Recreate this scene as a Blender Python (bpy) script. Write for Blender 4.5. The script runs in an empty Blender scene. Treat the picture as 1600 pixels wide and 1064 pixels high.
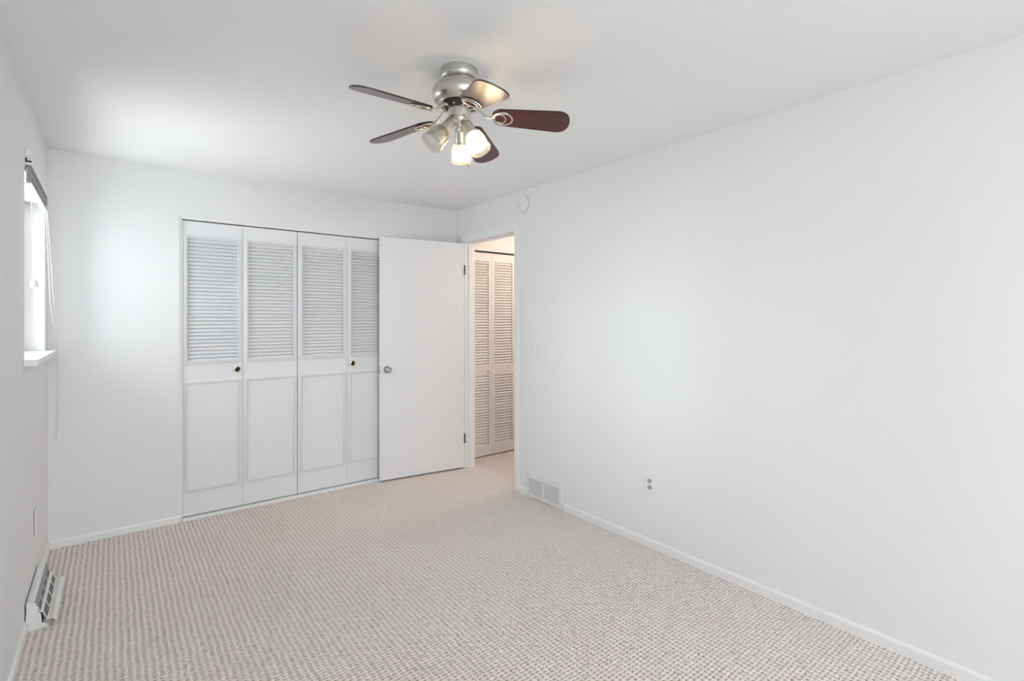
import bpy, bmesh, math, random
import numpy as np
from mathutils import Vector, Matrix
PI = math.pi
S = bpy.context.scene
C = S.collection
random.seed(7)

# ------------------------------------------------------------------ camera
W, D, H = 2.909, 4.158, 2.44          # room width, depth of the closet wall, ceiling height
YR = -2.2                             # wall behind the camera
cam = bpy.data.cameras.new('camera')
co = bpy.data.objects.new('camera', cam); C.objects.link(co)
co.location = (0.312, 0.0, 1.404)
co.rotation_euler = (PI / 2, 0, -0.66848)
cam.sensor_fit = 'HORIZONTAL'; cam.sensor_width = 36.0
cam.lens = 36.0 * 788.66 / 1600.0
cam.shift_y = -33.5 / 1600.0
cam.clip_start = 0.02
S.camera = co

# ------------------------------------------------------------------ view, world, daylight
S.view_settings.view_transform = 'Standard'
S.view_settings.look = 'None'
S.view_settings.gamma = 1.0
S.view_settings.use_curve_mapping = False
S.view_settings.exposure = 0.10
wd = bpy.data.worlds.new('sky'); S.world = wd; wd.use_nodes = True
bg = wd.node_tree.nodes['Background']
bg.inputs['Color'].default_value = (0.86, 0.93, 1.0, 1)
bg.inputs['Strength'].default_value = 1.0


def area(name, loc, rot, sx, sy, power, col):
    l = bpy.data.lights.new(name, 'AREA'); l.shape = 'RECTANGLE'; l.size = sx; l.size_y = sy
    l.energy = power; l.color = col
    o = bpy.data.objects.new(name, l); C.objects.link(o); o.location = loc; o.rotation_euler = rot
    return o


# left window daylight; upward lamps and an unseen rear window added as fill
E_ = dict(beam=150, side_sky=86, side_upfill=38, rear_fill=152, rear_upfill=46, hall=18)
area('bright_sky_side_window', (-3.3, 5.3, 2.15), (0, -PI / 2 + 0.14, -0.48), 1.1, 1.1, E_['beam'], (0.90, 0.955, 1.0))
area('daylight_side_window', (-1.10, 3.78, 1.80), (0, -PI / 2, -0.15), 1.6, 2.2, E_['side_sky'], (0.935, 0.965, 1.0))
area('added_side_upfill', (-0.75, 3.80, 0.72), (0, -PI / 2 - 0.75, -0.2), 0.9, 1.1, E_['side_upfill'], (0.97, 0.985, 1.0))  # upward fill added low outside the window to brighten the ceiling
area('added_rear_fill', (1.00, YR - 0.75, 2.0), (PI / 2 - 0.55, 0, 0), 2.2, 1.2, E_['rear_fill'], (0.94, 0.965, 1.0))  # added fill lamp, shining in through the assumed rear window
area('added_rear_upfill', (1.00, YR - 0.75, 0.75), (PI / 2 + 0.85, 0, 0), 2.2, 1.0, E_['rear_upfill'], (0.96, 0.98, 1.0))  # added upward fill for the ceiling

# ------------------------------------------------------------------ materials
def mat(name, col, rough=0.5, metal=0.0, spec=0.5, coat=0.0, bump=None, vary=None):
    m = bpy.data.materials.new(name); m.use_nodes = True
    nt = m.node_tree; b = nt.nodes['Principled BSDF']
    b.inputs['Base Color'].default_value = (*col, 1); b.inputs['Roughness'].default_value = rough
    b.inputs['Metallic'].default_value = metal; b.inputs['Specular IOR Level'].default_value = spec
    b.inputs['Coat Weight'].default_value = coat
    tc = nt.nodes.new('ShaderNodeTexCoord')
    if bump:
        n = nt.nodes.new('ShaderNodeTexNoise'); n.inputs['Scale'].default_value = bump[0]
        n.inputs['Detail'].default_value = 4
        bp = nt.nodes.new('ShaderNodeBump'); bp.inputs['Strength'].default_value = bump[1]
        bp.inputs['Distance'].default_value = bump[2]
        nt.links.new(tc.outputs['Object'], n.inputs['Vector'])
        nt.links.new(n.outputs['Fac'], bp.inputs['Height']); nt.links.new(bp.outputs['Normal'], b.inputs['Normal'])
    if vary:
        n = nt.nodes.new('ShaderNodeTexNoise'); n.inputs['Scale'].default_value = vary[0]
        n.inputs['Detail'].default_value = 3
        r = nt.nodes.new('ShaderNodeMapRange')
        r.inputs['To Min'].default_value = 1 - vary[1]; r.inputs['To Max'].default_value = 1 + vary[1]
        mx = nt.nodes.new('ShaderNodeMix'); mx.data_type = 'RGBA'; mx.blend_type = 'MULTIPLY'
        mx.inputs['Factor'].default_value = 1
        mx.inputs['A'].default_value = (*col, 1)
        nt.links.new(tc.outputs['Object'], n.inputs['Vector'])
        nt.links.new(n.outputs['Fac'], r.inputs['Value'])
        nt.links.new(r.outputs['Result'], mx.inputs['B'])
        nt.links.new(mx.outputs['Result'], b.inputs['Base Color'])
    return m


M = {}
M['wall'] = mat('wall_paint', (0.835, 0.835, 0.838), 0.6, bump=(90, 0.08, 0.002), vary=(2.0, 0.008), spec=0.3)
M['ceil'] = mat('ceiling_paint', (0.95, 0.95, 0.955), 0.8, bump=(70, 0.1, 0.002), vary=(2.0, 0.008), spec=0.2)
M['trim'] = mat('trim_paint', (0.86, 0.86, 0.862), 0.4, bump=(60, 0.03, 0.001))
M['door'] = mat('door_paint', (0.825, 0.828, 0.84), 0.45, bump=(60, 0.03, 0.001))
M['hallpaint'] = mat('hall_paint', (0.80, 0.79, 0.77), 0.5, bump=(90, 0.05, 0.001))
M['plastic'] = mat('white_plastic', (0.84, 0.84, 0.84), 0.35, vary=(20, 0.005))
M['plastic_grey'] = mat('grey_plastic', (0.52, 0.52, 0.53), 0.4, vary=(20, 0.01))
M['enamel'] = mat('white_enamel', (0.82, 0.82, 0.81), 0.3, vary=(15, 0.01))
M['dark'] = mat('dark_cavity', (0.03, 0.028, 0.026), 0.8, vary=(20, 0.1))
M['greystrip'] = mat('grey_strip', (0.30, 0.30, 0.29), 0.45, vary=(40, 0.05))
M['greymetal'] = mat('grey_fins', (0.17, 0.165, 0.16), 0.5, metal=0.0, vary=(40, 0.1))
M['nickel'] = mat('brushed_nickel', (0.60, 0.585, 0.55), 0.34, metal=1.0, vary=(30, 0.03))
M['chrome'] = mat('satin_chrome', (0.45, 0.44, 0.43), 0.16, metal=1.0, vary=(30, 0.02))
M['brass'] = mat('polished_brass', (0.82, 0.72, 0.52), 0.22, metal=1.0, vary=(30, 0.03))
M['bronze'] = mat('dark_bronze', (0.03, 0.022, 0.014), 0.3, metal=0.6, vary=(30, 0.05))
M['hinge'] = mat('hinge_metal', (0.10, 0.095, 0.085), 0.4, metal=0.8, vary=(30, 0.05))
M['slat'] = mat('blind_slats', (0.50, 0.495, 0.47), 0.35, metal=0.3, vary=(60, 0.25))
M['cord'] = mat('white_cord', (0.80, 0.80, 0.80), 0.7, vary=(200, 0.03))
M['label'] = mat('paper_label', (0.90, 0.89, 0.87), 0.5, vary=(60, 0.01))
M['orange'] = mat('orange_print', (0.90, 0.50, 0.36), 0.5, vary=(60, 0.05))


def wood():
    m = bpy.data.materials.new('mahogany_veneer'); m.use_nodes = True
    nt = m.node_tree; b = nt.nodes['Principled BSDF']
    tc = nt.nodes.new('ShaderNodeTexCoord'); mp = nt.nodes.new('ShaderNodeMapping')
    mp.inputs['Scale'].default_value = (3, 90, 20)
    n = nt.nodes.new('ShaderNodeTexNoise'); n.inputs['Scale'].default_value = 1.6; n.inputs['Detail'].default_value = 5
    cr = nt.nodes.new('ShaderNodeValToRGB')
    cr.color_ramp.elements[0].position = 0.3; cr.color_ramp.elements[0].color = (0.028, 0.004, 0.005, 1)
    cr.color_ramp.elements[1].position = 0.75; cr.color_ramp.elements[1].color = (0.115, 0.014, 0.017, 1)
    nt.links.new(tc.outputs['Object'], mp.inputs['Vector']); nt.links.new(mp.outputs['Vector'], n.inputs['Vector'])
    nt.links.new(n.outputs['Fac'], cr.inputs['Fac']); nt.links.new(cr.outputs['Color'], b.inputs['Base Color'])
    b.inputs['Roughness'].default_value = 0.32; b.inputs['Specular IOR Level'].default_value = 0.6
    b.inputs['Coat Weight'].default_value = 0.4; b.inputs['Coat Roughness'].default_value = 0.2
    return m


M['wood'] = wood()
M['woodedge'] = mat('dark_blade_edge', (0.018, 0.010, 0.010), 0.4, vary=(60, 0.1))


def glass(name, tint, transp, transl):
    m = bpy.data.materials.new(name); m.use_nodes = True
    nt = m.node_tree; nt.nodes.remove(nt.nodes['Principled BSDF']); out = nt.nodes['Material Output']
    tr = nt.nodes.new('ShaderNodeBsdfTransparent'); tr.inputs['Color'].default_value = (*tint, 1)
    gl = nt.nodes.new('ShaderNodeBsdfGlossy'); gl.inputs['Roughness'].default_value = 0.08
    fr = nt.nodes.new('ShaderNodeFresnel'); fr.inputs['IOR'].default_value = 1.5
    last = tr
    if transl > 0:
        tl = nt.nodes.new('ShaderNodeBsdfTranslucent'); tl.inputs['Color'].default_value = (*tint, 1)
        mx = nt.nodes.new('ShaderNodeMixShader'); mx.inputs['Fac'].default_value = transl / (transl + transp)
        nt.links.new(tr.outputs[0], mx.inputs[1]); nt.links.new(tl.outputs[0], mx.inputs[2]); last = mx
    m2 = nt.nodes.new('ShaderNodeMixShader')
    ge = nt.nodes.new('ShaderNodeNewGeometry'); fm = nt.nodes.new('ShaderNodeMath'); fm.operation = 'MULTIPLY'
    fi = nt.nodes.new('ShaderNodeMath'); fi.operation = 'SUBTRACT'; fi.inputs[0].default_value = 1.0
    nt.links.new(ge.outputs['Backfacing'], fi.inputs[1])          # reflect on the outer face only: no total reflection inside a thin pane
    nt.links.new(fr.outputs[0], fm.inputs[0]); nt.links.new(fi.outputs[0], fm.inputs[1])
    nt.links.new(fm.outputs[0], m2.inputs['Fac']); nt.links.new(last.outputs[0], m2.inputs[1]); nt.links.new(gl.outputs[0], m2.inputs[2])
    nt.links.new(m2.outputs[0], out.inputs['Surface'])
    return m


M['pane'] = glass('window_glass', (0.97, 0.985, 0.98), 1, 0)
M['shade'] = glass('ribbed_glass', (0.86, 0.84, 0.80), 0.91, 0.09)


def emit(name, col, st):
    m = bpy.data.materials.new(name); m.use_nodes = True
    b = m.node_tree.nodes['Principled BSDF']
    b.inputs['Base Color'].default_value = (0.9, 0.9, 0.88, 1); b.inputs['Roughness'].default_value = 0.4
    b.inputs['Emission Color'].default_value = (*col, 1); b.inputs['Emission Strength'].default_value = st
    return m


M['lit'] = emit('lit_bulb', (1.0, 0.80, 0.54), 17)
M['unlit'] = mat('frosted_bulb', (0.78, 0.78, 0.78), 0.35, vary=(30, 0.01))


def carpet():
    m = bpy.data.materials.new('loop_carpet'); m.use_nodes = True
    nt = m.node_tree; b = nt.nodes['Principled BSDF']
    b.inputs['Roughness'].default_value = 0.95; b.inputs['Specular IOR Level'].default_value = 0.1
    b.inputs['Sheen Weight'].default_value = 0.0
    tc = nt.nodes.new('ShaderNodeTexCoord')
    f = nt.nodes.new('ShaderNodeTexNoise'); f.inputs['Scale'].default_value = 420; f.inputs['Detail'].default_value = 3
    l = nt.nodes.new('ShaderNodeTexNoise'); l.inputs['Scale'].default_value = 2.2; l.inputs['Detail'].default_value = 4
    ad = nt.nodes.new('ShaderNodeMath'); ad.operation = 'MULTIPLY_ADD'; ad.inputs[1].default_value = 0.35
    nt.links.new(tc.outputs['Object'], f.inputs['Vector']); nt.links.new(tc.outputs['Object'], l.inputs['Vector'])
    nt.links.new(l.outputs['Fac'], ad.inputs[0]); nt.links.new(f.outputs['Fac'], ad.inputs[2])
    cr = nt.nodes.new('ShaderNodeValToRGB')
    cr.color_ramp.elements[0].position = 0.35; cr.color_ramp.elements[0].color = (0.79, 0.70, 0.655, 1)
    cr.color_ramp.elements[1].position = 1.0; cr.color_ramp.elements[1].color = (0.92, 0.85, 0.82, 1)
    nt.links.new(ad.outputs[0], cr.inputs['Fac']); nt.links.new(cr.outputs['Color'], b.inputs['Base Color'])
    bp = nt.nodes.new('ShaderNodeBump'); bp.inputs['Strength'].default_value = 0.5; bp.inputs['Distance'].default_value = 0.003
    nt.links.new(f.outputs['Fac'], bp.inputs['Height']); nt.links.new(bp.outputs['Normal'], b.inputs['Normal'])
    return m


M['carpet'] = carpet()
M['hole_shade'] = mat('carpet_hole_shade', (0.54, 0.465, 0.425), 0.95, spec=0.1, vary=(60, 0.2))  # yarn colour darkened to stand for the shade in the holes


# ------------------------------------------------------------------ helpers
def obj(name, bm, m, parent=None, smooth=False, bevel=0.0):
    me = bpy.data.meshes.new(name)
    bmesh.ops.recalc_face_normals(bm, faces=bm.faces)
    if smooth:
        for f in bm.faces: f.smooth = True
        for e in bm.edges:
            if len(e.link_faces) == 2 and e.calc_face_angle(0) > 0.7: e.smooth = False
    bm.to_mesh(me); bm.free()
    ms = m if isinstance(m, (list, tuple)) else [m]
    for x in ms: me.materials.append(x)
    o = bpy.data.objects.new(name, me); C.objects.link(o)
    if parent is not None: o.parent = parent
    if bevel:
        md = o.modifiers.new('bevel', 'BEVEL'); md.width = bevel; md.segments = 2; md.limit_method = 'ANGLE'
    return o


def tag(o, label=None, cat=None, group=None, kind=None):
    if label: o['label'] = label
    if cat: o['category'] = cat
    if group: o['group'] = group
    if kind: o['kind'] = kind
    return o


def thing(name, label, cat, loc=(0, 0, 0), rot=(0, 0, 0), group=None, kind=None):
    o = bpy.data.objects.new(name, None); C.objects.link(o)
    o.location = loc; o.rotation_euler = rot; o.empty_display_size = 0.05
    return tag(o, label, cat, group, kind)


def box(bm, x0, x1, y0, y1, z0, z1, mi=0, mtx=None):
    vs = [bm.verts.new((x, y, z)) for x in (x0, x1) for y in (y0, y1) for z in (z0, z1)]
    if mtx is not None:
        for v in vs: v.co = mtx @ v.co
    for q in ((0, 1, 3, 2), (4, 6, 7, 5), (0, 4, 5, 1), (2, 3, 7, 6), (0, 2, 6, 4), (1, 5, 7, 3)):
        f = bm.faces.new([vs[i] for i in q]); f.material_index = mi
    return vs


def boxes(*bs):
    bm = bmesh.new()
    for b in bs: box(bm, *b)
    return bm


def lathe(prof, n=40, mtx=None, bm=None, closed=False):
    """prof: (radius, z) pairs, turned about z"""
    bm = bm or bmesh.new(); rings = []
    for r, z in prof:
        if r < 1e-6:
            v = bm.verts.new((0, 0, z)); rings.append([v] * n)
        else:
            rings.append([bm.verts.new((r * math.cos(2 * PI * k / n), r * math.sin(2 * PI * k / n), z)) for k in range(n)])
    if mtx is not None:
        for v in set(v for r in rings for v in r): v.co = mtx @ v.co
    prs = list(zip(rings, rings[1:]))
    if closed: prs.append((rings[-1], rings[0]))
    for a, b in prs:
        for k in range(n):
            q = []
            for v in (a[k], a[(k + 1) % n], b[(k + 1) % n], b[k]):
                if v not in q: q.append(v)
            if len(q) > 2: bm.faces.new(q)
    return bm


def tube(bm, pts, r, n=10, caps=True):
    pts = [Vector(p) for p in pts]; rings = []; up = None
    for i, p in enumerate(pts):
        t = (pts[min(i + 1, len(pts) - 1)] - pts[max(i - 1, 0)]).normalized()
        if up is None:
            up = Vector((0, 0, 1)) if abs(t.z) < 0.9 else Vector((1, 0, 0))
        a = t.cross(up).normalized(); b = a.cross(t).normalized(); up = b
        rr = r[i] if isinstance(r, (list, tuple)) else r
        rings.append([bm.verts.new(p + rr * (math.cos(2 * PI * k / n) * a + math.sin(2 * PI * k / n) * b)) for k in range(n)])
    for A, B in zip(rings, rings[1:]):
        for k in range(n): bm.faces.new((A[k], A[(k + 1) % n], B[(k + 1) % n], B[k]))
    if caps:
        bm.faces.new(rings[0]); bm.faces.new(rings[-1][::-1])
    return bm


def loop_tube(bm, pts, r, n=8):
    pts = [Vector(p) for p in pts]; N = len(pts); rings = []
    for i, p in enumerate(pts):
        t = (pts[(i + 1) % N] - pts[i - 1]).normalized()
        a = t.cross(Vector((0, 0, 1))).normalized(); b = a.cross(t).normalized()
        rings.append([bm.verts.new(p + r * (math.cos(2 * PI * k / n) * a + math.sin(2 * PI * k / n) * b)) for k in range(n)])
    for i in range(N):
        A, B = rings[i], rings[(i + 1) % N]
        for k in range(n): bm.faces.new((A[k], A[(k + 1) % n], B[(k + 1) % n], B[k]))


def extrude_profile(prof, a0, a1, axis='y'):
    """closed profile of (p, z) pairs extruded along y (p = x) or along x (p = y)"""
    bm = bmesh.new()
    P = (lambda p, z, a: (p, a, z)) if axis == 'y' else (lambda p, z, a: (a, p, z))
    A = [bm.verts.new(P(p, z, a0)) for p, z in prof]; B = [bm.verts.new(P(p, z, a1)) for p, z in prof]
    n = len(prof)
    for k in range(n): bm.faces.new((A[k], A[(k + 1) % n], B[(k + 1) % n], B[k]))
    bm.faces.new(A); bm.faces.new(B[::-1])
    return bm


def sheet_profile(prof, t, a0, a1):
    """open profile of (x, z) thickened by t, extruded along y"""
    n = len(prof); off = []
    for i in range(n):
        p = Vector(prof[max(i - 1, 0)]); q = Vector(prof[min(i + 1, n - 1)]); d = (q - p).normalized()
        off.append((prof[i][0] - d.y * t, prof[i][1] + d.x * t))
    return extrude_profile(list(prof) + off[::-1], a0, a1)


def ring_molding(bm, x0, x1, z0, z1, yf, prof):
    """mitred frame on a face at y = yf facing -y; prof is (inset, proud) pairs from the outside in"""
    loops = []
    for ins, h in prof:
        loops.append([bm.verts.new(v) for v in ((x0 + ins, yf - h, z0 + ins), (x1 - ins, yf - h, z0 + ins),
                                                 (x1 - ins, yf - h, z1 - ins), (x0 + ins, yf - h, z1 - ins))])
    for A, B in zip(loops, loops[1:]):
        for k in range(4): bm.faces.new((A[k], A[(k + 1) % 4], B[(k + 1) % 4], B[k]))


def struct(name, bm, m, parent=None, **k):
    o = obj(name, bm, m, parent, **k)
    if parent is None: o['kind'] = 'structure'
    return o


# ------------------------------------------------------------------ the setting
def carpet_mesh(name, x0, x1, y0, y1):
    px, py, dep = 0.0250, 0.0180, 0.0095
    fx = [(0.21, 0), (0.27, 1), (0.73, 1), (0.79, 0)]
    fy = [(0.26, 0), (0.37, 1), (0.61, 1), (0.72, 0)]
    nx, ny = int((x1 - x0) / px), int((y1 - y0) / py)
    xs = [(x0, 0)] + [(x0 + (i + f) * px, d) for i in range(nx) for f, d in fx] + [(x1, 0)]
    ys = [(y0, 0)] + [(y0 + (j + f) * py, d) for j in range(ny) for f, d in fy] + [(y1, 0)]
    X = np.array([a for a, _ in xs]); DX = np.array([d for _, d in xs])
    Y = np.array([a for a, _ in ys]); DY = np.array([d for _, d in ys])
    gx, gy = np.meshgrid(X, Y, indexing='ij'); pit = np.outer(DX, 0.08 + 0.92 * DY)      # loops lie a little below the ribs, with a hole between each pair
    rng = np.random.default_rng(3)
    # every hole has its own depth and the rows wander a little
    cell = rng.uniform(0.45, 1.25, (len(X) // 4 + 2, len(Y) // 4 + 2))
    ii = np.clip((np.arange(len(X)) - 1) // 4, 0, None); jj = np.clip((np.arange(len(Y)) - 1) // 4, 0, None)
    z = -dep * pit * cell[np.ix_(ii, jj)]
    inner = np.zeros_like(gx); inner[1:-1, 1:-1] = 1
    wob = 0.0012 * np.sin(gy * 23) + 0.0008 * np.sin(gy * 61 + gx * 9)
    wyb = 0.0010 * np.sin(gx * 31) + 0.0006 * np.sin(gx * 77 + gy * 5)
    jx = rng.normal(0, 0.0008, gx.shape); jy = rng.normal(0, 0.0006, gx.shape)
    co_ = np.stack([gx + inner * (wob + jx), gy + inner * (wyb + jy), z + inner * rng.normal(0, 0.0003, gx.shape)], -1).reshape(-1, 3)
    n, m_ = gx.shape; idx = np.arange(n * m_).reshape(n, m_)
    q = np.stack([idx[:-1, :-1], idx[1:, :-1], idx[1:, 1:], idx[:-1, 1:]], -1).reshape(-1, 4)
    me = bpy.data.meshes.new(name)
    me.vertices.add(len(co_)); me.vertices.foreach_set('co', co_.ravel().astype('f4'))
    me.loops.add(q.size); me.loops.foreach_set('vertex_index', q.ravel().astype('i4'))
    me.polygons.add(len(q)); me.polygons.foreach_set('loop_start', (np.arange(len(q)) * 4).astype('i4'))
    me.update(calc_edges=True); me.validate()
    me.materials.append(M['carpet']); me.materials.append(M['hole_shade'])
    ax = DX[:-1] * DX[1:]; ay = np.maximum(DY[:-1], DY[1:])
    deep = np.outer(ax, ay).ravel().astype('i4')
    me.polygons.foreach_set('material_index', deep)      # shade inside each hole painted as a darker colour
    o = bpy.data.objects.new(name, me); C.objects.link(o)
    return o


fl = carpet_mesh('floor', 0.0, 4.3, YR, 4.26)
tag(fl, 'beige loop pile carpet covering the whole floor', 'floor', kind='structure')
struct('ceiling', boxes((-0.15, 4.4, YR - 0.15, 4.95, H, H + 0.1)), M['ceil'])

# window opening in the left wall
wy0, wy1, wz0, wz1 = 3.117, 3.980, 1.205, 2.07
struct('wall_left', boxes((-0.15, 0, YR - 0.15, wy0, -0.02, H), (-0.15, 0, wy1, 4.95, -0.02, H),
                          (-0.15, 0, wy0, wy1, -0.02, wz0), (-0.15, 0, wy0, wy1, wz1, H)), M['wall'])
# closet opening in the back wall
cx0, cx1, cz1 = 0.669, 2.262, 2.118
struct('wall_back', boxes((0, cx0, D, D + 0.1, -0.02, H), (cx0, cx1, D, D + 0.1, cz1, H), (cx1, W, D, D + 0.1, -0.02, H)), M['wall'])
# doorway in the right wall
dy0, dy1, dz1 = 3.250, 4.004, 2.122
struct('wall_right', boxes((W, W + 0.11, YR - 0.15, dy0 - 0.015, -0.02, H), (W, W + 0.11, dy0 - 0.015, dy1 + 0.015, dz1 + 0.015, H),
                           (W, W + 0.11, dy1 + 0.015, D + 0.1, -0.02, H)), M['wall'])
# wall behind the camera with an unseen window added for the fill lamps
rx0, rx1, rz0, rz1 = 0.15, 1.85, 0.75, 2.2
struct('wall_rear', boxes((0, rx0, YR - 0.15, YR, -0.02, H), (rx1, W, YR - 0.15, YR, -0.02, H),
                          (rx0, rx1, YR - 0.15, YR, -0.02, rz0), (rx0, rx1, YR - 0.15, YR, rz1, H)), M['wall'])
# inside of the bedroom closet and of the hall closet
struct('wall_closet', boxes((0, 4.4, 4.85, 4.95, -0.02, H), (2.45, 2.55, D + 0.1, 4.85, -0.02, H), (0.3, 0.4, D + 0.1, 4.85, -0.02, H),
                            (4.3, 4.4, 4.3, 4.85, -0.02, H), (0.4, 4.3, 4.26, 4.85, -0.05, -0.005)), M['wall'])
# hall beyond the doorway
hx0, hx1, HY = 3.05, 3.70, 4.2
struct('wall_hall', boxes((W + 0.11, hx0, HY, HY + 0.1, -0.02, H), (hx0, hx1, HY, HY + 0.1, 2.112, H), (hx1, 4.4, HY, HY + 0.1, -0.02, H),
                          (4.3, 4.4, 2.0, HY, -0.02, H), (W + 0.11, 4.4, 1.9, 2.0, -0.02, H)), M['hallpaint'])

# baseboards: low, with an eased top
def base_prof(t=0.012, h=0.052):
    return [(0, 0.0), (t, 0.0), (t, h - 0.012), (t * 0.75, h - 0.004), (t * 0.3, h), (0, h)]


def baseboard(name, axis, base, sgn, runs):
    bm = bmesh.new()
    for a0, a1 in runs:
        b2 = extrude_profile([(base + sgn * p, z) for p, z in base_prof()], a0, a1, axis)
        me = bpy.data.meshes.new('t'); b2.to_mesh(me); b2.free(); bm.from_mesh(me); bpy.data.meshes.remove(me)
    return struct(name, bm, M['trim'])


baseboard('baseboard_left', 'y', 0.0, 1, [(YR, 3.118), (3.592, D)])
baseboard('baseboard_back', 'x', D, -1, [(0.012, cx0 + 0.004)])
baseboard('baseboard_right', 'y', W, -1, [(YR, 2.668), (3.076, 3.188)])
baseboard('baseboard_rear', 'x', YR, 1, [(0.012, W - 0.012)])

# lining and casing of the doorway
bm = bmesh.new()
for b in ((W - 0.002, W + 0.114, dy0 - 0.015, dy0, 0, dz1 + 0.015), (W - 0.002, W + 0.114, dy1, dy1 + 0.015, 0, dz1 + 0.015),
          (W - 0.002, W + 0.114, dy0, dy1, dz1, dz1 + 0.015),
          # stops
          (W + 0.040, W + 0.075, dy0, dy0 + 0.010, 0, dz1), (W + 0.040, W + 0.075, dy1 - 0.010, dy1, 0, dz1),
          (W + 0.040, W + 0.075, dy0 + 0.010, dy1 - 0.010, dz1 - 0.010, dz1)): box(bm, *b)
jamb = struct('trim_1', bm, M['trim'], bevel=0.0012)
bm = bmesh.new()
cw = 0.058
for b in ((W - 0.011, W, dy0 - 0.004 - cw, dy0 - 0.004, 0, dz1 + 0.070), (W - 0.011, W, dy1 + 0.006, dy1 + 0.006 + cw, 0, dz1 + 0.070),
          (W - 0.011, W, dy0 - 0.004, dy1 + 0.006, dz1 + 0.004, dz1 + 0.070)): box(bm, *b)
struct('trim_2', bm, M['trim'], bevel=0.003)
obj('strike_plate', boxes((W + 0.008, W + 0.036, dy0 - 0.001, dy0 + 0.0015, 0.94, 1.0)), M['chrome'], jamb)['label'] = 'small metal strike plate let into the door jamb'
# lining of the closet opening and its sill board
bm = bmesh.new()
for b in ((cx0 - 0.001, cx0 + 0.0195, D + 0.010, D + 0.1, 0, cz1), (cx1 - 0.018, cx1 + 0.001, D + 0.006, D + 0.1, 0, cz1),
          (cx0 + 0.018, cx1 - 0.018, D + 0.004, D + 0.1, cz1 - 0.018, cz1 + 0.001),
          (cx0 + 0.018, cx1 - 0.018, D - 0.003, D + 0.1, -0.01, 0.019)): box(bm, *b)
struct('trim_3', bm, M['trim'], bevel=0.0012)
# hall closet header strip and threshold
struct('trim_4', boxes((hx0, hx1, HY - 0.006, HY + 0.1, 2.097, 2.114), (hx1 - 0.016, hx1, HY - 0.004, HY + 0.1, 0, 2.097)), M['hallpaint'], bevel=0.001)


# ------------------------------------------------------------------ windows
wf = bmesh.new()
fx0, fx1 = -0.145, -0.095
for b in ((fx0, fx1, wy0, wy0 + 0.045, wz0, wz1), (fx0, fx1, wy1 - 0.045, wy1, wz0, wz1),
          (fx0, fx1, wy0 + 0.045, wy1 - 0.045, wz0, wz0 + 0.045), (fx0, fx1, wy0 + 0.045, wy1 - 0.045, wz1 - 0.045, wz1),
          (fx0, fx1 - 0.01, 3.53, 3.57, wz0 + 0.045, wz1 - 0.045)): box(wf, *b)
w1 = struct('window_1', wf, M['plastic'], bevel=0.002)
tag(w1, 'small white framed window in the left wall near the closet', 'window')
obj('window_pane', boxes((-0.125, -0.121, wy0 + 0.045, 3.53, wz0 + 0.045, wz1 - 0.045),
                         (-0.125, -0.121, 3.57, wy1 - 0.045, wz0 + 0.045, wz1 - 0.045)), M['pane'], w1)
bm = boxes((-0.095, 0.0, wy0, wy1, wz0 - 0.002, wz0 + 0.016))
box(bm, 0.0, 0.048, wy0 - 0.045, wy1 + 0.140, wz0 - 0.012, wz0 + 0.016)
obj('window_sill', bm, M['trim'], w1, bevel=0.004)

wf = bmesh.new()
for b in ((rx0, rx0 + 0.05, YR - 0.14, YR - 0.09, rz0, rz1), (rx1 - 0.05, rx1, YR - 0.14, YR - 0.09, rz0, rz1),
          (rx0 + 0.05, rx1 - 0.05, YR - 0.14, YR - 0.09, rz0, rz0 + 0.05), (rx0 + 0.05, rx1 - 0.05, YR - 0.14, YR - 0.09, rz1 - 0.05, rz1),
          (0.98, 1.02, YR - 0.14, YR - 0.10, rz0 + 0.05, rz1 - 0.05)): box(wf, *b)
w2 = struct('added_window', wf, M['plastic'], bevel=0.002)  # unseen window, added to let in the rear fill light
obj('window_pane', boxes((rx0 + 0.05, 0.98, YR - 0.122, YR - 0.118, rz0 + 0.05, rz1 - 0.05),
                         (1.02, rx1 - 0.05, YR - 0.122, YR - 0.118, rz0 + 0.05, rz1 - 0.05)), M['pane'], w2)
obj('window_sill', boxes((rx0 - 0.04, rx1 + 0.04, YR - 0.09, YR + 0.05, rz0 - 0.025, rz0 + 0.003)), M['trim'], w2, bevel=0.004)

# ------------------------------------------------------------------ the bedroom door, standing open against the closet
hp = Vector((W - 0.011, 4.000, 0)); fp = Vector((2.108, 4.100, 0))
ang = math.atan2(fp.y - hp.y, fp.x - hp.x)
dl = (fp - hp).length
d1 = struct('door_1', boxes((0.0, dl, -0.035, 0.0, 0.014, 2.114)), M['door'], bevel=0.0015)
d1.location = hp; d1.rotation_euler = (0, 0, ang)      # local x: hinge to free edge, local -y: towards the back wall
tag(d1, 'plain white flush bedroom door standing open in front of the closet', 'door')
for s, yb in ((1, 0.0), (-1, -0.035)):
    R = Matrix.Translation((dl - 0.060, yb, 0.968)) @ Matrix.Rotation(-s * PI / 2, 4, 'X')
    lz = 0.062 if s > 0 else 0.012
    if s > 0:
        pr = [(0, 0), (0.030, 0), (0.031, 0.003), (0.026, 0.007), (0.013, 0.011), (0.0115, 0.026), (0.017, 0.031), (0.0255, 0.037),
              (0.0285, 0.045), (0.0275, 0.053), (0.022, 0.059), (0.013, 0.0615), (0.010, 0.0605), (0, 0.0605)]
        obj('door_knob', lathe(pr, 40, R), M['chrome'], d1, smooth=True)['label'] = 'round satin chrome door knob'
    else:
        obj('knob_rose', lathe([(0, 0), (0.030, 0), (0.031, 0.003), (0.026, 0.008), (0, 0.008)], 32, R), M['chrome'], d1, smooth=True)
obj('door_latch', boxes((dl - 0.0005, dl + 0.0015, -0.029, -0.006, 0.940, 0.996), (dl + 0.0015, dl + 0.010, -0.024, -0.011, 0.958, 0.978)), M['chrome'], d1)
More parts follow.
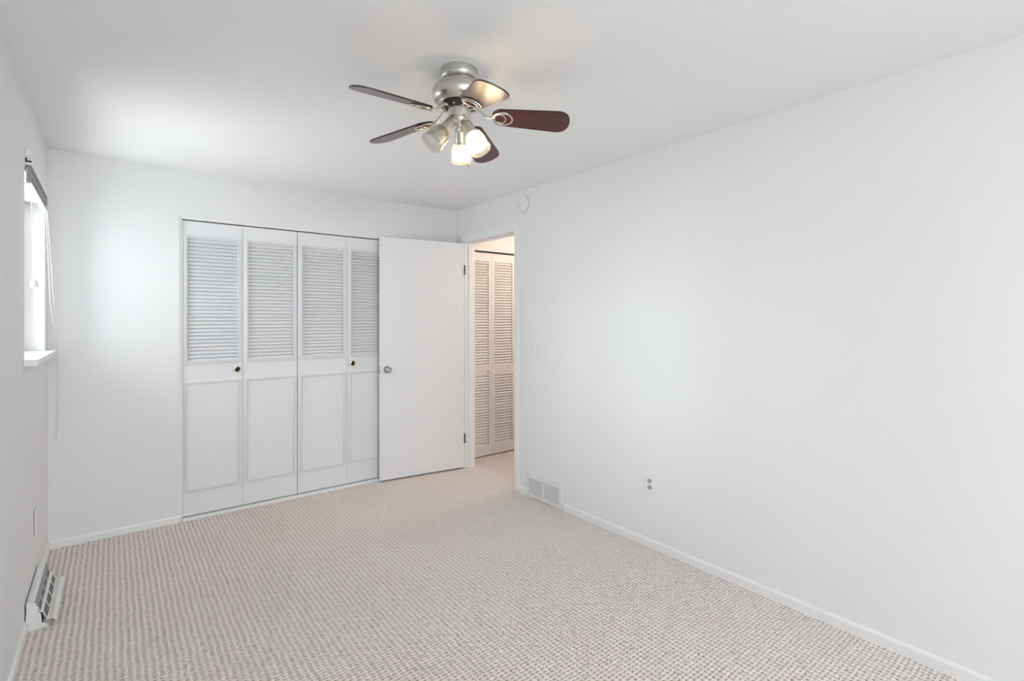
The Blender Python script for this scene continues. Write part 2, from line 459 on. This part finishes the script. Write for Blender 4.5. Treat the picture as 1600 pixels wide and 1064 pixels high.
for z in (0.285, 1.865):
    bm = bmesh.new()
    lathe([(0, z - 0.046), (0.0055, z - 0.045), (0.0055, z + 0.045), (0, z + 0.046)], 12, Matrix.Translation((-0.006, 0.006, 0)), bm)
    box(bm, -0.006, 0.0, -0.033, 0.004, z - 0.044, z + 0.044)
    obj('door_hinge', bm, M['hinge'], d1, smooth=True)['label'] = 'dark metal hinge'

# ------------------------------------------------------------------ bifold doors
MOLD = [(0.0, 0.0), (0.0008, 0.0085), (0.0055, 0.0105), (0.0072, 0.0090), (0.0080, 0.0030), (0.0105, 0.0030), (0.0112, 0.0075), (0.0155, 0.0080), (0.0165, -0.004)]


def leaf(parent, x0, x1, z0, z1, yf, th, louvs, sl, sr, mold, pitch, m, depth=0.020):
    """one leaf: frame, with louvre openings louvs = [(za, zb)], stiles sl, sr"""
    bm = bmesh.new()
    box(bm, x0, x0 + sl, yf, yf + th, z0, z1); box(bm, x1 - sr, x1, yf, yf + th, z0, z1)
    zs = z0
    for za, zb in sorted(louvs):
        box(bm, x0 + sl, x1 - sr, yf, yf + th, zs, za); zs = zb
    box(bm, x0 + sl, x1 - sr, yf, yf + th, zs, z1)
    lf = obj('door_leaf', bm, m, parent)
    for za, zb in louvs:
        n = int(round((zb - za) / pitch)); p = (zb - za) / n
        bm = bmesh.new()
        for k in range(n):
            zc = za + (k + 0.5) * p
            tl = random.uniform(-0.03, 0.03)
            R = Matrix.Translation(((x0 + x1) / 2, yf + 0.5 * depth + 0.002, zc)) @ Matrix.Rotation(-0.62 + tl, 4, 'X')
            w = (x1 - x0 - sl - sr) / 2 - 0.0015
            box(bm, -w, w, -0.0035, 0.0035, -p * 0.60, p * 0.60, 0, R)
        obj('louver_panel', bm, m, lf)
    return lf


def round_knob(parent, x, z, yf):
    R = Matrix.Translation((x, yf, z)) @ Matrix.Rotation(PI / 2, 4, 'X')
    k = obj('knob', lathe([(0, 0), (0.013, 0), (0.012, 0.010), (0.018, 0.013), (0.0245, 0.017), (0.0255, 0.021), (0.0235, 0.0245),
                           (0.0185, 0.0255), (0.0165, 0.0235), (0, 0.0235)], 36, R), M['brass'], parent, smooth=True)
    k['label'] = 'round brass knob with a dark centre'
    c = obj('knob_center', lathe([(0, 0.0236), (0.0165, 0.0236), (0.0150, 0.0252), (0.008, 0.0262), (0, 0.0265)], 30, R), M['bronze'], parent, smooth=True)
    c['label'] = 'dark bronze centre of the knob'


xs = [0.6905, 1.0640, 1.0660, 1.4500, 1.4545, 1.8480, 1.8500, 2.2380]
yf = D + 0.020
for pair, lab in ((0, 'white bifold closet door with louvered tops beside the window corner'),
                  (1, 'white bifold closet door partly hidden behind the open door')):
    t = thing('bifold_closet_door', lab, 'closet door', (xs[pair * 4], yf, 0.026), group='bifold doors of the bedroom closet', kind='thing')
    bpy.context.view_layer.update()
    inv = Matrix.Translation((-xs[pair * 4], -yf, -0.026))
    for q in (0, 1):
        x0, x1 = xs[pair * 4 + q * 2], xs[pair * 4 + q * 2 + 1]
        ml = 0.012 if (pair, q) == (0, 0) else 0.019
        mr = 0.016
        ox, oz = xs[pair * 4], 0.026
        a0, a1 = x0 - ox, x1 - ox
        lf = leaf(t, a0, a1, 0.0, 2.092 - oz, 0.0, 0.028, [(1.104 - oz, 1.972 - oz)], ml + 0.015, mr + 0.015, 0.014, 0.0262, M['door'])
        for nm, za, zb in (('upper_molding', 1.086, 1.990), ('lower_molding', 0.192, 0.962)):
            bm = bmesh.new()
            pr = MOLD if nm == 'upper_molding' else MOLD[:-1] + [(0.0185, 0.0)]
            ring_molding(bm, a0 + ml, a1 - mr, za - oz, zb - oz, 0.0, pr)
            obj(nm, bm, M['door'], lf)
        if (pair, q) == (0, 0): round_knob(lf, 1.027 - ox, 1.037 - oz, 0.0)
        if (pair, q) == (1, 1): round_knob(lf, 1.892 - ox, 1.033 - oz, 0.0)

t = thing('bifold_hall_door', 'full length louvered bifold door seen through the doorway', 'closet door', (3.066, HY + 0.012, 0.012), kind='thing')
for q, (a0, a1) in enumerate(((0.0, 0.303), (0.305, 0.612))):
    lf = leaf(t, a0, a1, 0.0, 2.067, 0.0, 0.028, [(0.105, 0.812), (0.912, 1.982)], 0.035, 0.035, 0, 0.0278, M['hallpaint'])
    if q == 0:
        R = Matrix.Translation((0.262, 0, 0.862)) @ Matrix.Rotation(PI / 2, 4, 'X')
        obj('knob', lathe([(0, 0), (0.009, 0), (0.008, 0.012), (0.015, 0.018), (0.017, 0.024), (0.013, 0.030), (0, 0.032)], 24, R), M['hallpaint'], lf, smooth=True)

# hall ceiling lamp light
pl = bpy.data.lights.new('hall_lamp_light', 'POINT'); pl.energy = E_['hall']; pl.color = (1.0, 0.80, 0.66); pl.shadow_soft_size = 0.10
po = bpy.data.objects.new('hall_lamp_light', pl); C.objects.link(po); po.location = (4.02, 3.32, 2.08)

# ------------------------------------------------------------------ mini blind, pulled up
by = 3.475; bz = 2.05
B = thing('mini_blind', 'raised white mini blind at the top of the window', 'window blind', (0.0, by, bz), (-0.018, 0, 0))
y0, y1 = -0.352, 0.352
obj('head_rail', boxes((0.002, 0.024, y0, y1, 0.040, 0.078)), M['plastic'], B, bevel=0.002)
bm = bmesh.new()
for k in range(24):
    z = -0.034 + k * 0.0030
    dx = random.uniform(-0.0018, 0.0018); tw = random.uniform(-0.0012, 0.0012)
    vs = box(bm, 0.004 + dx, 0.0225 + dx, y0 + 0.004, y1 - 0.004, z, z + 0.0016)
    for v in vs: v.co.z += tw * (1 if v.co.y > 0 else -1)
s_ = obj('slat_stack', bm, M['slat'], B); s_['label'] = 'stack of gathered grey slats'
br = obj('bottom_rail', boxes((0.002, 0.0245, y0 + 0.002, y1 - 0.002, -0.044, -0.037)), M['plastic'], B, bevel=0.002)
for yc, hw in ((-0.195, 0.085), (0.125, 0.085)):
    lb = obj('warning_label', boxes((0.004, 0.022, yc - hw, yc + hw, -0.0448, -0.0440)), M['label'], br); lb['label'] = 'paper label with faint orange print'
    bm = bmesh.new()
    for r in range(3):
        yy = yc - hw + 0.012
        while yy < yc + hw - 0.02:
            L = random.uniform(0.008, 0.022)
            box(bm, 0.006 + r * 0.0052, 0.0094 + r * 0.0052, yy, yy + L, -0.0452, -0.0448); yy += L + 0.006
    obj('warning_print', bm, M['orange'], br)
for yy in (y0 - 0.004, y1 + 0.001):
    bm = bmesh.new()
    box(bm, 0.0, 0.026, yy, yy + 0.0025, 0.074, 0.104); box(bm, 0.0, 0.002, yy, yy + 0.022, 0.030, 0.104)
    box(bm, 0.002, 0.026, yy, yy + 0.022, 0.0785, 0.0805)
    obj('bracket', bm, M['plastic'], B)
    bm = bmesh.new()
    box(bm, 0.003, 0.024, yy - 0.002, yy + 0.003, 0.052, 0.058); box(bm, 0.003, 0.008, yy - 0.002, yy + 0.003, 0.058, 0.070)
    obj('bracket_latch', bm, M['dark'], B)
# lift cords with their joiner at the near end
for dx in (0.0, 0.007):
    bm = tube(bmesh.new(), [(0.010 + dx, y0 + 0.10, 0.04), (0.013 + dx, y0 + 0.10, -0.05), (0.020 + dx, y0 + 0.10, -0.47)], 0.0012, 6)
    obj('lift_cord', bm, M['cord'], B)
obj('cord_joiner', lathe([(0, 0), (0.012, 0.001), (0.015, 0.010), (0.012, 0.026), (0.008, 0.036), (0, 0.038)], 16,
                         Matrix.Translation((0.0235, y0 + 0.10, -0.505))), M['plastic'], B, smooth=True)
# tilt cords at the far end, drawn over the end of the sill and hanging below it
g = lambda x, y, z: (x, y - by, z - bz)
for pts in (((0.018, 3.78, 2.08), (0.024, 3.80, 2.0), (0.036, 4.00, 1.55), (0.052, 4.09, 1.235), (0.056, 4.11, 1.19), (0.052, 4.115, 0.72)),
            ((0.014, 3.76, 2.08), (0.020, 3.78, 2.0), (0.026, 3.95, 1.50), (0.050, 4.085, 1.235), (0.055, 4.105, 1.19), (0.049, 4.112, 0.72))):
    obj('tilt_cord', tube(bmesh.new(), [g(*p) for p in pts], 0.0015, 6), M['cord'], B)
obj('cord_tassel', lathe([(0, 0), (0.006, 0.001), (0.007, 0.010), (0.004, 0.028), (0, 0.032)], 14,
                         Matrix.Translation(g(0.0505, 4.1135, 0.69))), M['plastic'], B, smooth=True)

# ------------------------------------------------------------------ baseboard register under the window
hy0, hy1 = 3.120, 3.588
Rg = thing('baseboard_register', 'white metal baseboard heat register under the window', 'heat register', (0, (hy0 + hy1) / 2, 0))
a, b = hy0 - (hy0 + hy1) / 2, hy1 - (hy0 + hy1) / 2
cap = [(0.008, 0.0), (0.076, 0.0), (0.076, 0.013), (0.058, 0.026), (0.054, 0.069), (0.046, 0.078), (0.044, 0.095), (0.038, 0.121), (0.018, 0.131), (0.003, 0.126)]
for e0 in (a, b - 0.002): obj('end_cap', extrude_profile(cap, e0, e0 + 0.002), M['enamel'], Rg)
bm = sheet_profile([(0.004, 0.0), (0.004, 0.127), (0.012, 0.132), (0.024, 0.1315), (0.034, 0.127)], -0.0018, a, b)
for prof in ([(0.060, 0.024), (0.077, 0.013), (0.077, 0.0)],):
    b2 = sheet_profile(prof, 0.0018, a, b); me = bpy.data.meshes.new('t'); b2.to_mesh(me); b2.free(); bm.from_mesh(me); bpy.data.meshes.remove(me)
obj('register_body', bm, M['enamel'], Rg)
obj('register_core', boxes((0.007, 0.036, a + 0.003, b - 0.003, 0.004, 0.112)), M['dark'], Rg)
obj('grille_strip', sheet_profile([(0.034, 0.127), (0.041, 0.112), (0.043, 0.104)], 0.0015, a + 0.002, b - 0.002), M['greystrip'], Rg)['label'] = 'grey fin strip under the top edge'
# hinged damper: two rows of openings with ribs, a shelf between and a lip
dm = obj('damper', sheet_profile([(0.050, 0.076), (0.052, 0.0755), (0.062, 0.0720)], 0.0020, a + 0.001, b - 0.001), M['enamel'], Rg)
for (p, q) in (((0.043, 0.104), (0.050, 0.076)), ((0.062, 0.072), (0.076, 0.036))):
    for k in range(5):
        yy = a + 0.002 + (b - a - 0.007) * k / 4
        vs = []
        d = Vector((q[0] - p[0], q[1] - p[1])).normalized(); nx, nz = -d.y, d.x
        for (px_, pz_) in (p, q):
            for s in (-0.0012, 0.0012):
                for dy_ in (0.0, 0.006): vs.append((px_ + nx * s, yy + dy_, pz_ + nz * s))
        bm = bmesh.new(); V = [bm.verts.new(v) for v in vs]
        for f in ((0, 1, 3, 2), (4, 6, 7, 5), (0, 4, 5, 1), (2, 3, 7, 6), (0, 2, 6, 4), (1, 5, 7, 3)): bm.faces.new([V[i] for i in f])
        obj('damper_rib', bm, M['enamel'], dm)
obj('damper_lip', sheet_profile([(0.074, 0.037), (0.078, 0.0345), (0.093, 0.037), (0.100, 0.030), (0.107, 0.020)], 0.0020, a - 0.004, b + 0.004), M['enamel'], dm)
bm = sheet_profile([(0.0415, 0.104), (0.0480, 0.076)], 0.001, a + 0.003, b - 0.003)
b2 = sheet_profile([(0.056, 0.070), (0.068, 0.036)], 0.001, a + 0.003, b - 0.003); me = bpy.data.meshes.new('t'); b2.to_mesh(me); b2.free(); bm.from_mesh(me); bpy.data.meshes.remove(me)
obj('damper_mesh', bm, M['greymetal'], dm)
obj('damper_lever', boxes((0.052, 0.060, -0.03, -0.012, 0.074, 0.086)), M['enamel'], dm, bevel=0.002)

# ------------------------------------------------------------------ return register in the right wall
vy0, vy1, vz1 = 2.672, 3.072, 0.196
V_ = thing('wall_register', 'white slatted air register low on the wall beside the doorway', 'air register', (W, (vy0 + vy1) / 2, 0))
a, b = vy0 - (vy0 + vy1) / 2, vy1 - (vy0 + vy1) / 2
t_ = -0.018
bm = bmesh.new()
zA, zB = 0.026, 0.152
for bb in ((t_, 0, a, a + 0.038, 0.002, vz1), (t_, 0, b - 0.006, b, 0.002, vz1), (t_, 0, a + 0.038, b - 0.006, 0.002, zA), (t_, 0, a + 0.038, b - 0.006, zB, vz1),
           (t_, -0.004, (a + b) / 2 + 0.008, (a + b) / 2 + 0.022, zA, zB)): box(bm, *bb)
obj('register_frame', bm, M['enamel'], V_, bevel=0.003)
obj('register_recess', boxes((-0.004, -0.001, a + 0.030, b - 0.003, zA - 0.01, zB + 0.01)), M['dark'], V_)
for (ya, yb) in ((a + 0.038, (a + b) / 2 + 0.008), ((a + b) / 2 + 0.022, b - 0.006)):
    bm = bmesh.new(); n = 12
    for k in range(n):
        zc = zA + (k + 0.5) * (zB - zA) / n
        R = Matrix.Translation((t_ + 0.007, (ya + yb) / 2, zc)) @ Matrix.Rotation(0.35, 4, 'Y')
        box(bm, -0.0007, 0.0007, -(yb - ya) / 2, (yb - ya) / 2, -0.0036, 0.0036, 0, R)
    obj('slat_bank', bm, M['enamel'], V_)

# ------------------------------------------------------------------ outlets and switch
def plate(name, label, cat, loc, rz, w=0.072, h=0.116):
    t = thing(name, label, cat, loc, (0, 0, rz))
    obj('cover_plate', boxes((-w / 2, w / 2, -0.006, 0, -h / 2, h / 2)), M['plastic'], t, bevel=0.002)
    return t


def outlet(label, loc, rz):
    t = plate('wall_outlet', label, 'outlet', loc, rz)
    for s in (-1, 1):
        zc = s * 0.0195
        R = Matrix.Translation((0, -0.006, zc)) @ Matrix.Rotation(PI / 2, 4, 'X') @ Matrix.Diagonal((1, 0.82, 1, 1))
        r = obj('receptacle', lathe([(0, -0.001), (0.0172, -0.001), (0.0172, 0.0016), (0, 0.0018)], 28, R), M['plastic_grey'], t)
        r['label'] = 'grey receptacle face'
        obj('receptacle_slot', boxes((-0.0085, -0.0055, -0.0083, -0.0074, zc - 0.002, zc + 0.008), (0.0055, 0.0085, -0.0083, -0.0074, zc - 0.002, zc + 0.008),
                                     (-0.003, 0.003, -0.0083, -0.0074, zc - 0.011, zc - 0.005)), M['dark'], r)
    R = Matrix.Translation((0, -0.006, 0)) @ Matrix.Rotation(PI / 2, 4, 'X')
    obj('plate_screw', lathe([(0, 0), (0.003, 0), (0.0025, 0.001), (0, 0.0012)], 12, R), M['plastic'], t)


outlet('white duplex outlet on the long right wall above the baseboard', (W, 1.914, 0.388), -PI / 2)
t = thing('wall_plate', 'small blank white cover plate low on the left wall above the register', 'cover plate', (0, 3.500, 0.383), (0, 0, PI / 2))
obj('cover_plate', boxes((-0.038, 0.038, -0.0070, -0.0018, -0.064, 0.064)), M['plastic'], t, bevel=0.0015)
obj('plate_gap_shade', boxes((-0.036, 0.034, -0.0018, 0, -0.060, 0.060)), M['dark'], t)  # dark slab standing in for the shadow gap behind the plate
t = plate('light_switch', 'white toggle light switch on the wall beside the doorway', 'light switch', (W, 3.030, 1.185), -PI / 2)
obj('toggle_slot', boxes((-0.0055, 0.0055, -0.0066, -0.0058, -0.012, 0.012)), M['plastic_grey'], t)
R = Matrix.Translation((0, -0.006, 0.001)) @ Matrix.Rotation(0.5, 4, 'X')
bm = bmesh.new(); box(bm, -0.0042, 0.0042, -0.014, 0.002, -0.004, 0.005, 0, R)
obj('toggle', bm, M['plastic'], t, bevel=0.0015)
for z in (-0.030, 0.030):
    R = Matrix.Translation((0, -0.006, z)) @ Matrix.Rotation(PI / 2, 4, 'X')
    obj('plate_screw', lathe([(0, 0), (0.003, 0), (0.0025, 0.001), (0, 0.0012)], 12, R), M['plastic'], t)

# ------------------------------------------------------------------ smoke detector
t = thing('smoke_detector', 'round white smoke detector high on the wall above the doorway', 'smoke detector', (W, 3.122, 2.327))
R = Matrix.Rotation(-PI / 2, 4, 'Y')
obj('detector_base', lathe([(0, 0), (0.073, 0), (0.0735, 0.004), (0.071, 0.011), (0, 0.011)], 48, R), M['plastic'], t, smooth=True)
obj('vent_gap', lathe([(0, 0.011), (0.058, 0.011), (0.058, 0.017), (0, 0.017)], 40, R), M['dark'], t)
bm = lathe([(0, 0.016), (0.065, 0.016), (0.0665, 0.019), (0.066, 0.026), (0.061, 0.033), (0.050, 0.0355), (0, 0.0365)], 48, R)
obj('detector_cover', bm, M['plastic'], t, smooth=True)
for k in range(10):
    an = 2 * PI * k / 10
    R2 = R @ Matrix.Rotation(an, 4, 'Z')
    bm = bmesh.new(); box(bm, 0.057, 0.066, -0.005, 0.005, 0.010, 0.017, 0, R2)
    obj('cover_rib', bm, M['plastic'], t)
R2 = R @ Matrix.Translation((-0.018, 0.020, 0.0355))
obj('test_button', lathe([(0, 0), (0.0085, 0), (0.008, 0.002), (0, 0.0024)], 20, R2), M['plastic_grey'], t, smooth=True)
R2 = R @ Matrix.Translation((-0.020, 0.050, 0.0335))
obj('indicator_lens', lathe([(0, 0), (0.006, 0), (0.005, 0.0022), (0, 0.003)], 16, R2), M['plastic_grey'], t, smooth=True)

# ------------------------------------------------------------------ ceiling fan with three lamps
FX, FY = 1.446, 1.790
F = thing('ceiling_fan', 'brushed nickel ceiling fan with five mahogany blades and three lamps', 'ceiling fan', (FX, FY, H))
obj('canopy', lathe([(0, 0), (0.079, 0), (0.0795, -0.003), (0.0795, -0.028), (0.077, -0.037), (0.070, -0.043), (0.0625, -0.0455), (0.0600, -0.050), (0, -0.050)], 64),
    M['nickel'], F, smooth=True)
for an in (-0.02, 2.1, 4.2):
    R = Matrix.Rotation(an - 1.02, 4, 'Z') @ Matrix.Translation((0.0790, 0, -0.010)) @ Matrix.Rotation(PI / 2, 4, 'Y')
    obj('canopy_screw', lathe([(0, 0), (0.0035, 0), (0.003, 0.0025), (0, 0.003)], 12, R), M['chrome'], F, smooth=True)
obj('motor_housing', lathe([(0.058, -0.046), (0.066, -0.0475), (0.080, -0.053), (0.094, -0.062), (0.104, -0.072), (0.1095, -0.081), (0.1105, -0.0835),
                            (0.1095, -0.0845), (0.1115, -0.0860), (0.1135, -0.094), (0.1138, -0.104), (0.111, -0.118), (0.104, -0.130), (0.095, -0.138),
                            (0.089, -0.141), (0.087, -0.1445), (0.083, -0.1445), (0.081, -0.139), (0, -0.138)], 72), M['nickel'], F, smooth=True)
rt = obj('rotor', lathe([(0, -0.137), (0.066, -0.137), (0.066, -0.150), (0.058, -0.160), (0, -0.160)], 48), M['dark'], F, smooth=True)
for k in range(10):
    R = Matrix.Rotation(2 * PI * k / 10, 4, 'Z') @ Matrix.Translation((0.060, 0, -0.157)) @ Matrix.Rotation(PI, 4, 'X')
    bm = lathe([(0, -0.004), (0.0045, -0.004), (0.0045, 0.002), (0.002, 0.004), (0, 0.004)], 10, R)
    obj('rotor_screw', bm, M['nickel'], rt, smooth=True)
obj('switch_housing', lathe([(0, -0.155), (0.0450, -0.155), (0.0475, -0.158), (0.0480, -0.163), (0.0480, -0.190), (0.0465, -0.196), (0.040, -0.199), (0, -0.199)], 56), M['nickel'], F, smooth=True)
obj('light_fitter', lathe([(0, -0.197), (0.034, -0.197), (0.033, -0.206), (0.028, -0.216), (0.022, -0.224), (0.014, -0.232), (0.0085, -0.236), (0.0085, -0.242), (0.005, -0.247), (0, -0.248)], 40),
    M['nickel'], F, smooth=True)

# blades
def outline():
    pts = []
    xr, xt, wr, wt = 0.135, 0.462, 0.051, 0.065
    pw = lambda v, e: math.copysign(abs(v) ** e, v)
    for k in range(33):                       # rounded tip
        an = PI / 2 - PI * k / 32
        pts.append((xt - 0.056 + 0.056 * pw(math.cos(an), 0.86), wt * pw(math.sin(an), 0.86)))
    for k in range(33):                       # rounded root
        an = -PI / 2 - PI * k / 32
        pts.append((xr + 0.046 + 0.046 * pw(math.cos(an), 0.92), wr * pw(math.sin(an), 0.92)))
    return pts


def blade_mesh():
    bm = bmesh.new(); P = outline()
    lo = [bm.verts.new((x, y, -0.0028)) for x, y in P]; hi = [bm.verts.new((x, y, 0.0028)) for x, y in P]
    n = len(P)
    f = bm.faces.new(lo); f.material_index = 0
    f = bm.faces.new(hi[::-1]); f.material_index = 0
    for k in range(n):
        f = bm.faces.new((lo[k], lo[(k + 1) % n], hi[(k + 1) % n], hi[k])); f.material_index = 1
    return bm


for az, zt in ((38.5, 2.205), (-36.0, 2.230), (-106.5, 2.180), (180.0, 2.245), (115.5, 2.210)):
    droop = math.atan2(2.250 - zt, 0.325)
    Mx = (Matrix.Translation((0, 0, -0.190)) @ Matrix.Rotation(math.radians(az), 4, 'Z') @ Matrix.Translation((0.135, 0, 0)) @
          Matrix.Rotation(droop, 4, 'Y') @ Matrix.Translation((-0.135, 0, 0)) @ Matrix.Rotation(-0.28, 4, 'X'))
    bl = obj('blade', blade_mesh(), [M['wood'], M['woodedge']], F)
    bl.matrix_basis = Mx
    bm = bmesh.new()
    zz = -0.0062
    loop_tube(bm, [(0.1795 + 0.0415 * math.cos(2 * PI * k / 40), 0.0365 * math.sin(2 * PI * k / 40), zz) for k in range(40)], 0.0042, 8)
    loop_tube(bm, [(0.1690 + 0.0255 * math.cos(2 * PI * k / 32), 0.0270 * math.sin(2 * PI * k / 32), zz) for k in range(32)], 0.0036, 8)
    iv = (Matrix.Translation((0, 0, -0.190)) @ Matrix.Rotation(math.radians(az), 4, 'Z')).inverted()
    A = Mx.inverted() @ (Matrix.Translation((0, 0, -0.190)) @ Matrix.Rotation(math.radians(az), 4, 'Z'))
    arm = [A @ Vector(p) for p in ((0.046, 0, 0.037), (0.066, 0, 0.036), (0.080, 0, 0.030), (0.094, 0, 0.016), (0.108, 0, 0.002), (0.122, 0, -0.005))] + [Vector((0.138, 0, zz)), Vector((0.150, 0, zz + 0.001))]
    tube(bm, arm, [0.0085, 0.0075, 0.0062, 0.0056, 0.0054, 0.0058, 0.0065, 0.004], 12)
    obj('blade_iron', bm, M['nickel'], bl, smooth=True)

# lamps: socket > glass shade and bulb
aw = Vector((0.535, 0.845, 0)); rg = Vector((0.845, -0.535, 0))
for lat, dep, zt, lit in ((-0.113, -0.050, 2.116, False), (0.085, -0.070, 2.090, True), (0.010, 0.112, 2.093, True)):
    tip = rg * lat + aw * dep; tip.z = zt - H
    st = Vector((tip.x, tip.y, 0)).normalized() * 0.024; st.z = -0.207
    ax = (tip - st).normalized()
    st = tip - ax * 0.147
    q = Vector((0, 0, 1)).rotation_difference(ax).to_matrix().to_4x4()
    sk = obj('lamp_socket', lathe([(0, -0.006), (0.010, -0.006), (0.017, 0.0), (0.0215, 0.006), (0.0235, 0.015), (0.0235, 0.058), (0.0262, 0.060), (0.0262, 0.070), (0, 0.070)], 36), M['nickel'], F, smooth=True)
    sk.matrix_basis = Matrix.Translation(st) @ q
    out = [(0.0270, 0.064), (0.034, 0.070), (0.0395, 0.080), (0.0425, 0.094), (0.0435, 0.112), (0.0445, 0.130), (0.0470, 0.141), (0.0485, 0.147)]
    inn = [(r - 0.0022, z - 0.0003) for r, z in out][::-1]
    sh = obj('glass_shade', lathe(out + inn, 48, closed=True), M['shade'], sk, smooth=True)
    sh['label'] = 'bell shaped glass lamp shade'
    bb = obj('bulb', lathe([(0.012, 0.069), (0.015, 0.076), (0.022, 0.088), (0.031, 0.102), (0.0375, 0.114), (0.0395, 0.122), (0.0385, 0.129), (0.032, 0.1345), (0.018, 0.138), (0, 0.139)], 32),
             M['lit'] if lit else M['unlit'], sk, smooth=True)
    bb['label'] = 'glowing bulb' if lit else 'unlit bulb'

# pull chain
bm = bmesh.new()
cx_, cy_ = 0.049, 0.004
tube(bm, [(0.044, 0.004, -0.185), (0.0485, 0.004, -0.192), (cx_, cy_, -0.36)], 0.0012, 6)
z = -0.195
while z > -0.365:
    lathe([(0, -0.0018), (0.0018, 0), (0, 0.0018)], 6, Matrix.Translation((cx_, cy_, z)), bm); z -= 0.0045
ch = obj('pull_chain', bm, M['brass'], F)
obj('chain_ball', lathe([(0.011 * math.sin(PI * k / 14), -0.381 + 0.011 * math.cos(PI * k / 14)) for k in range(15)], 24, Matrix.Translation((cx_, cy_, 0))), M['brass'], ch, smooth=True)
